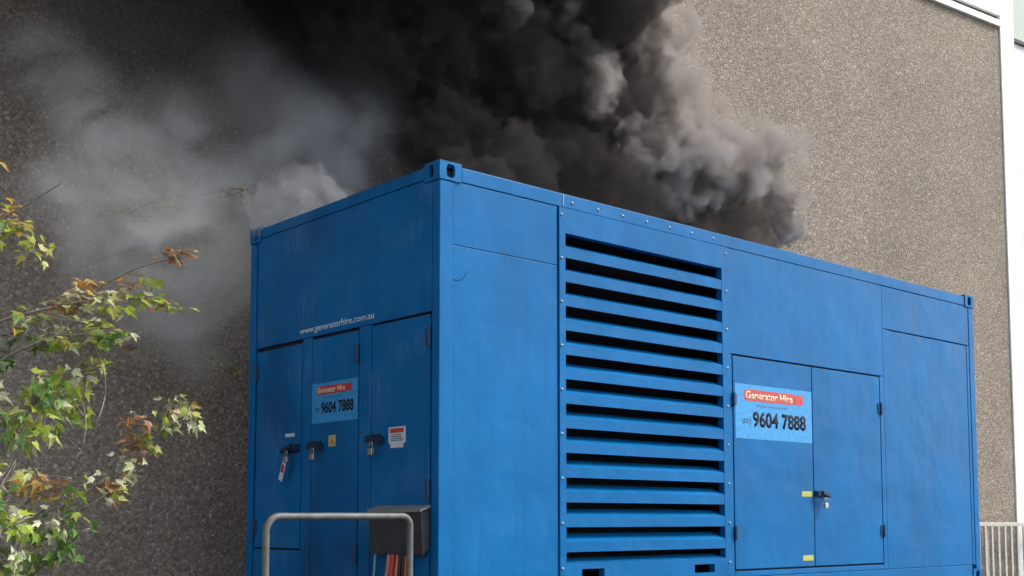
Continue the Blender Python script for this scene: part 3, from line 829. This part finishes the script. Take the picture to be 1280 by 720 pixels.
def wisps(nt, pts, scale=.9, lo=.45, hi=.75, amp=1.0, seed=0.0, detail=5.0, base=.05):
    """noise density fading out round a handful of puffs"""
    g = nt.nodes.new('ShaderNodeNewGeometry'); pos = g.outputs['Position']
    tot = None
    for c, r in pts:
        d = N(nt, 'ShaderNodeVectorMath', operation='DISTANCE'); nt.links.new(pos, d.inputs[0]); d.inputs[1].default_value = c
        mr = N(nt, 'ShaderNodeMapRange', interpolation_type='SMOOTHSTEP'); mr.inputs[1].default_value = r*1.25; mr.inputs[2].default_value = r*.1
        nt.links.new(d.outputs['Value'], mr.inputs[0])
        if tot is None: tot = mr.outputs[0]
        else:
            ad = N(nt, 'ShaderNodeMath', operation='ADD'); nt.links.new(tot, ad.inputs[0]); nt.links.new(mr.outputs[0], ad.inputs[1]); tot = ad.outputs[0]
    n = N(nt, 'ShaderNodeTexNoise', Scale=scale, Detail=detail, Roughness=.58, Distortion=1.1); n.noise_dimensions = '4D'; n.inputs['W'].default_value = seed
    nt.links.new(pos, n.inputs['Vector'])
    mr = N(nt, 'ShaderNodeMapRange'); mr.inputs[1].default_value = lo; mr.inputs[2].default_value = hi; mr.inputs[3].default_value = base; mr.inputs[4].default_value = amp
    mr.interpolation_type = 'SMOOTHSTEP'
    nt.links.new(n.outputs[0], mr.inputs[0])
    mu = N(nt, 'ShaderNodeMath', operation='MULTIPLY'); nt.links.new(tot, mu.inputs[0]); nt.links.new(mr.outputs[0], mu.inputs[1])
    return mu.outputs[0]
GR = blobs([(125,180,75,3.0), (150,260,95,3.0), (230,300,90,2.9), (310,280,65,2.9), (260,225,60,3.0), (435,150,85,2.7), (375,150,65,2.9), (320,200,70,3.0), (440,215,60,2.6), (130,330,70,3.1), (240,370,75,3.1), (255,430,60,3.1), (190,310,70,3.0), (70,240,55,3.0), (390,195,75,2.8), (215,160,70,3.0), (310,110,70,3.0), (480,120,55,2.6), (190,400,60,3.1), (300,350,50,3.0), (60,80,60,3.0), (100,120,60,3.0)])
def hull(name, pts, grow, voxel, mat):
    return billow(name, [(c, r*grow) for c, r in pts], voxel, 0, 0, mat, smooth=4)
gm = vol_mat('grey_smoke', (.82,.83,.83), 1.0, 0, lambda nt: wisps(nt, GR, 1.7, .36, .66, 2.1, 5.0, 7.0, .18)); gm.cycles.volume_step_rate = .2
grey = hull('grey_smoke', GR, 1.28, .12, gm)
pm = vol_mat('roof_puff', (.54,.535,.53), 1.0, 0, lambda nt: torn(nt, 4.2, .32, .64, 3.6, 6.2)); pm.cycles.volume_step_rate = .3
billow('roof_puff', blobs([(385,255,32,2.2), (350,262,28,2.3), (412,250,20,2.2), (330,280,22,2.3), (368,240,22,2.3)]), .035, 14, 5, pm, grow=.03, disps=DISP, parent=grey, seed=4)
tag(grey, 'thin pale grey smoke drifting off to the left of the roof before the wall', 'smoke', kind='stuff')

DK = blobs([(470,60,130,2.7), (380,20,130,2.9), (290,20,120,3.0), (190,20,120,3.0), (90,20,120,3.0), (430,180,90,2.8), (330,90,110,3.0), (200,110,110,3.1), (60,90,110,3.1)])
dm_ = vol_mat('soot_haze', (.13,.125,.12), 1.0, 0, lambda nt: wisps(nt, DK, 1.1, .30, .72, .9, 7.0, 4.0)); dm_.cycles.volume_step_rate = .4
dark = hull('soot_haze', DK, 1.25, .14, dm_)
tag(dark, 'thin dark sooty smoke veiling the wall at the upper left', 'smoke', kind='stuff')

# ------------------------------------------------------------------ light
w = bpy.data.worlds.new('World'); SC.world = w; w.use_nodes = True
nt = w.node_tree; nt.nodes.clear()
SUN_EL, SUN_REL = R(46), R(86)               # elevation; bearing clockwise from the view direction
saz = YAW+SUN_REL                             # bearing clockwise from +Y
sky = nt.nodes.new('ShaderNodeTexSky'); sky.sky_type = 'NISHITA'; sky.sun_disc = False
sky.sun_elevation = SUN_EL; sky.sun_rotation = saz; sky.air_density = 1.0; sky.dust_density = 2.5; sky.ozone_density = 1.0
bg = nt.nodes.new('ShaderNodeBackground'); bg.inputs[1].default_value = .15
wo = nt.nodes.new('ShaderNodeOutputWorld'); hs = N(nt, 'ShaderNodeHueSaturation', Saturation=.45); nt.links.new(sky.outputs[0], hs.inputs['Color']); nt.links.new(hs.outputs[0], bg.inputs[0]); nt.links.new(bg.outputs[0], wo.inputs[0])
sd = bpy.data.lights.new('sun', 'SUN'); sd.energy = 1.65; sd.angle = R(10); sd.color = (1, .95, .87)
so = bpy.data.objects.new('sun', sd); COL.objects.link(so); so.location = (0, 0, 20)
dirv = Vector((math.sin(saz)*math.cos(SUN_EL), math.cos(saz)*math.cos(SUN_EL), math.sin(SUN_EL)))
so.rotation_euler = (-dirv).to_track_quat('-Z', 'Y').to_euler()

vs_ = SC.view_settings; vs_.view_transform = 'Standard'; vs_.look = 'None'; vs_.gamma = 1; vs_.exposure = 1.0
SC.render.engine = 'CYCLES'
cy = SC.cycles
cy.use_denoising = True
cy.volume_bounces = 3; cy.max_bounces = 6; cy.diffuse_bounces = 3; cy.glossy_bounces = 2; cy.transmission_bounces = 2; cy.transparent_max_bounces = 16
cy.volume_step_rate = 1.0; cy.volume_max_steps = 256
cy.use_adaptive_sampling = True; cy.adaptive_threshold = .05
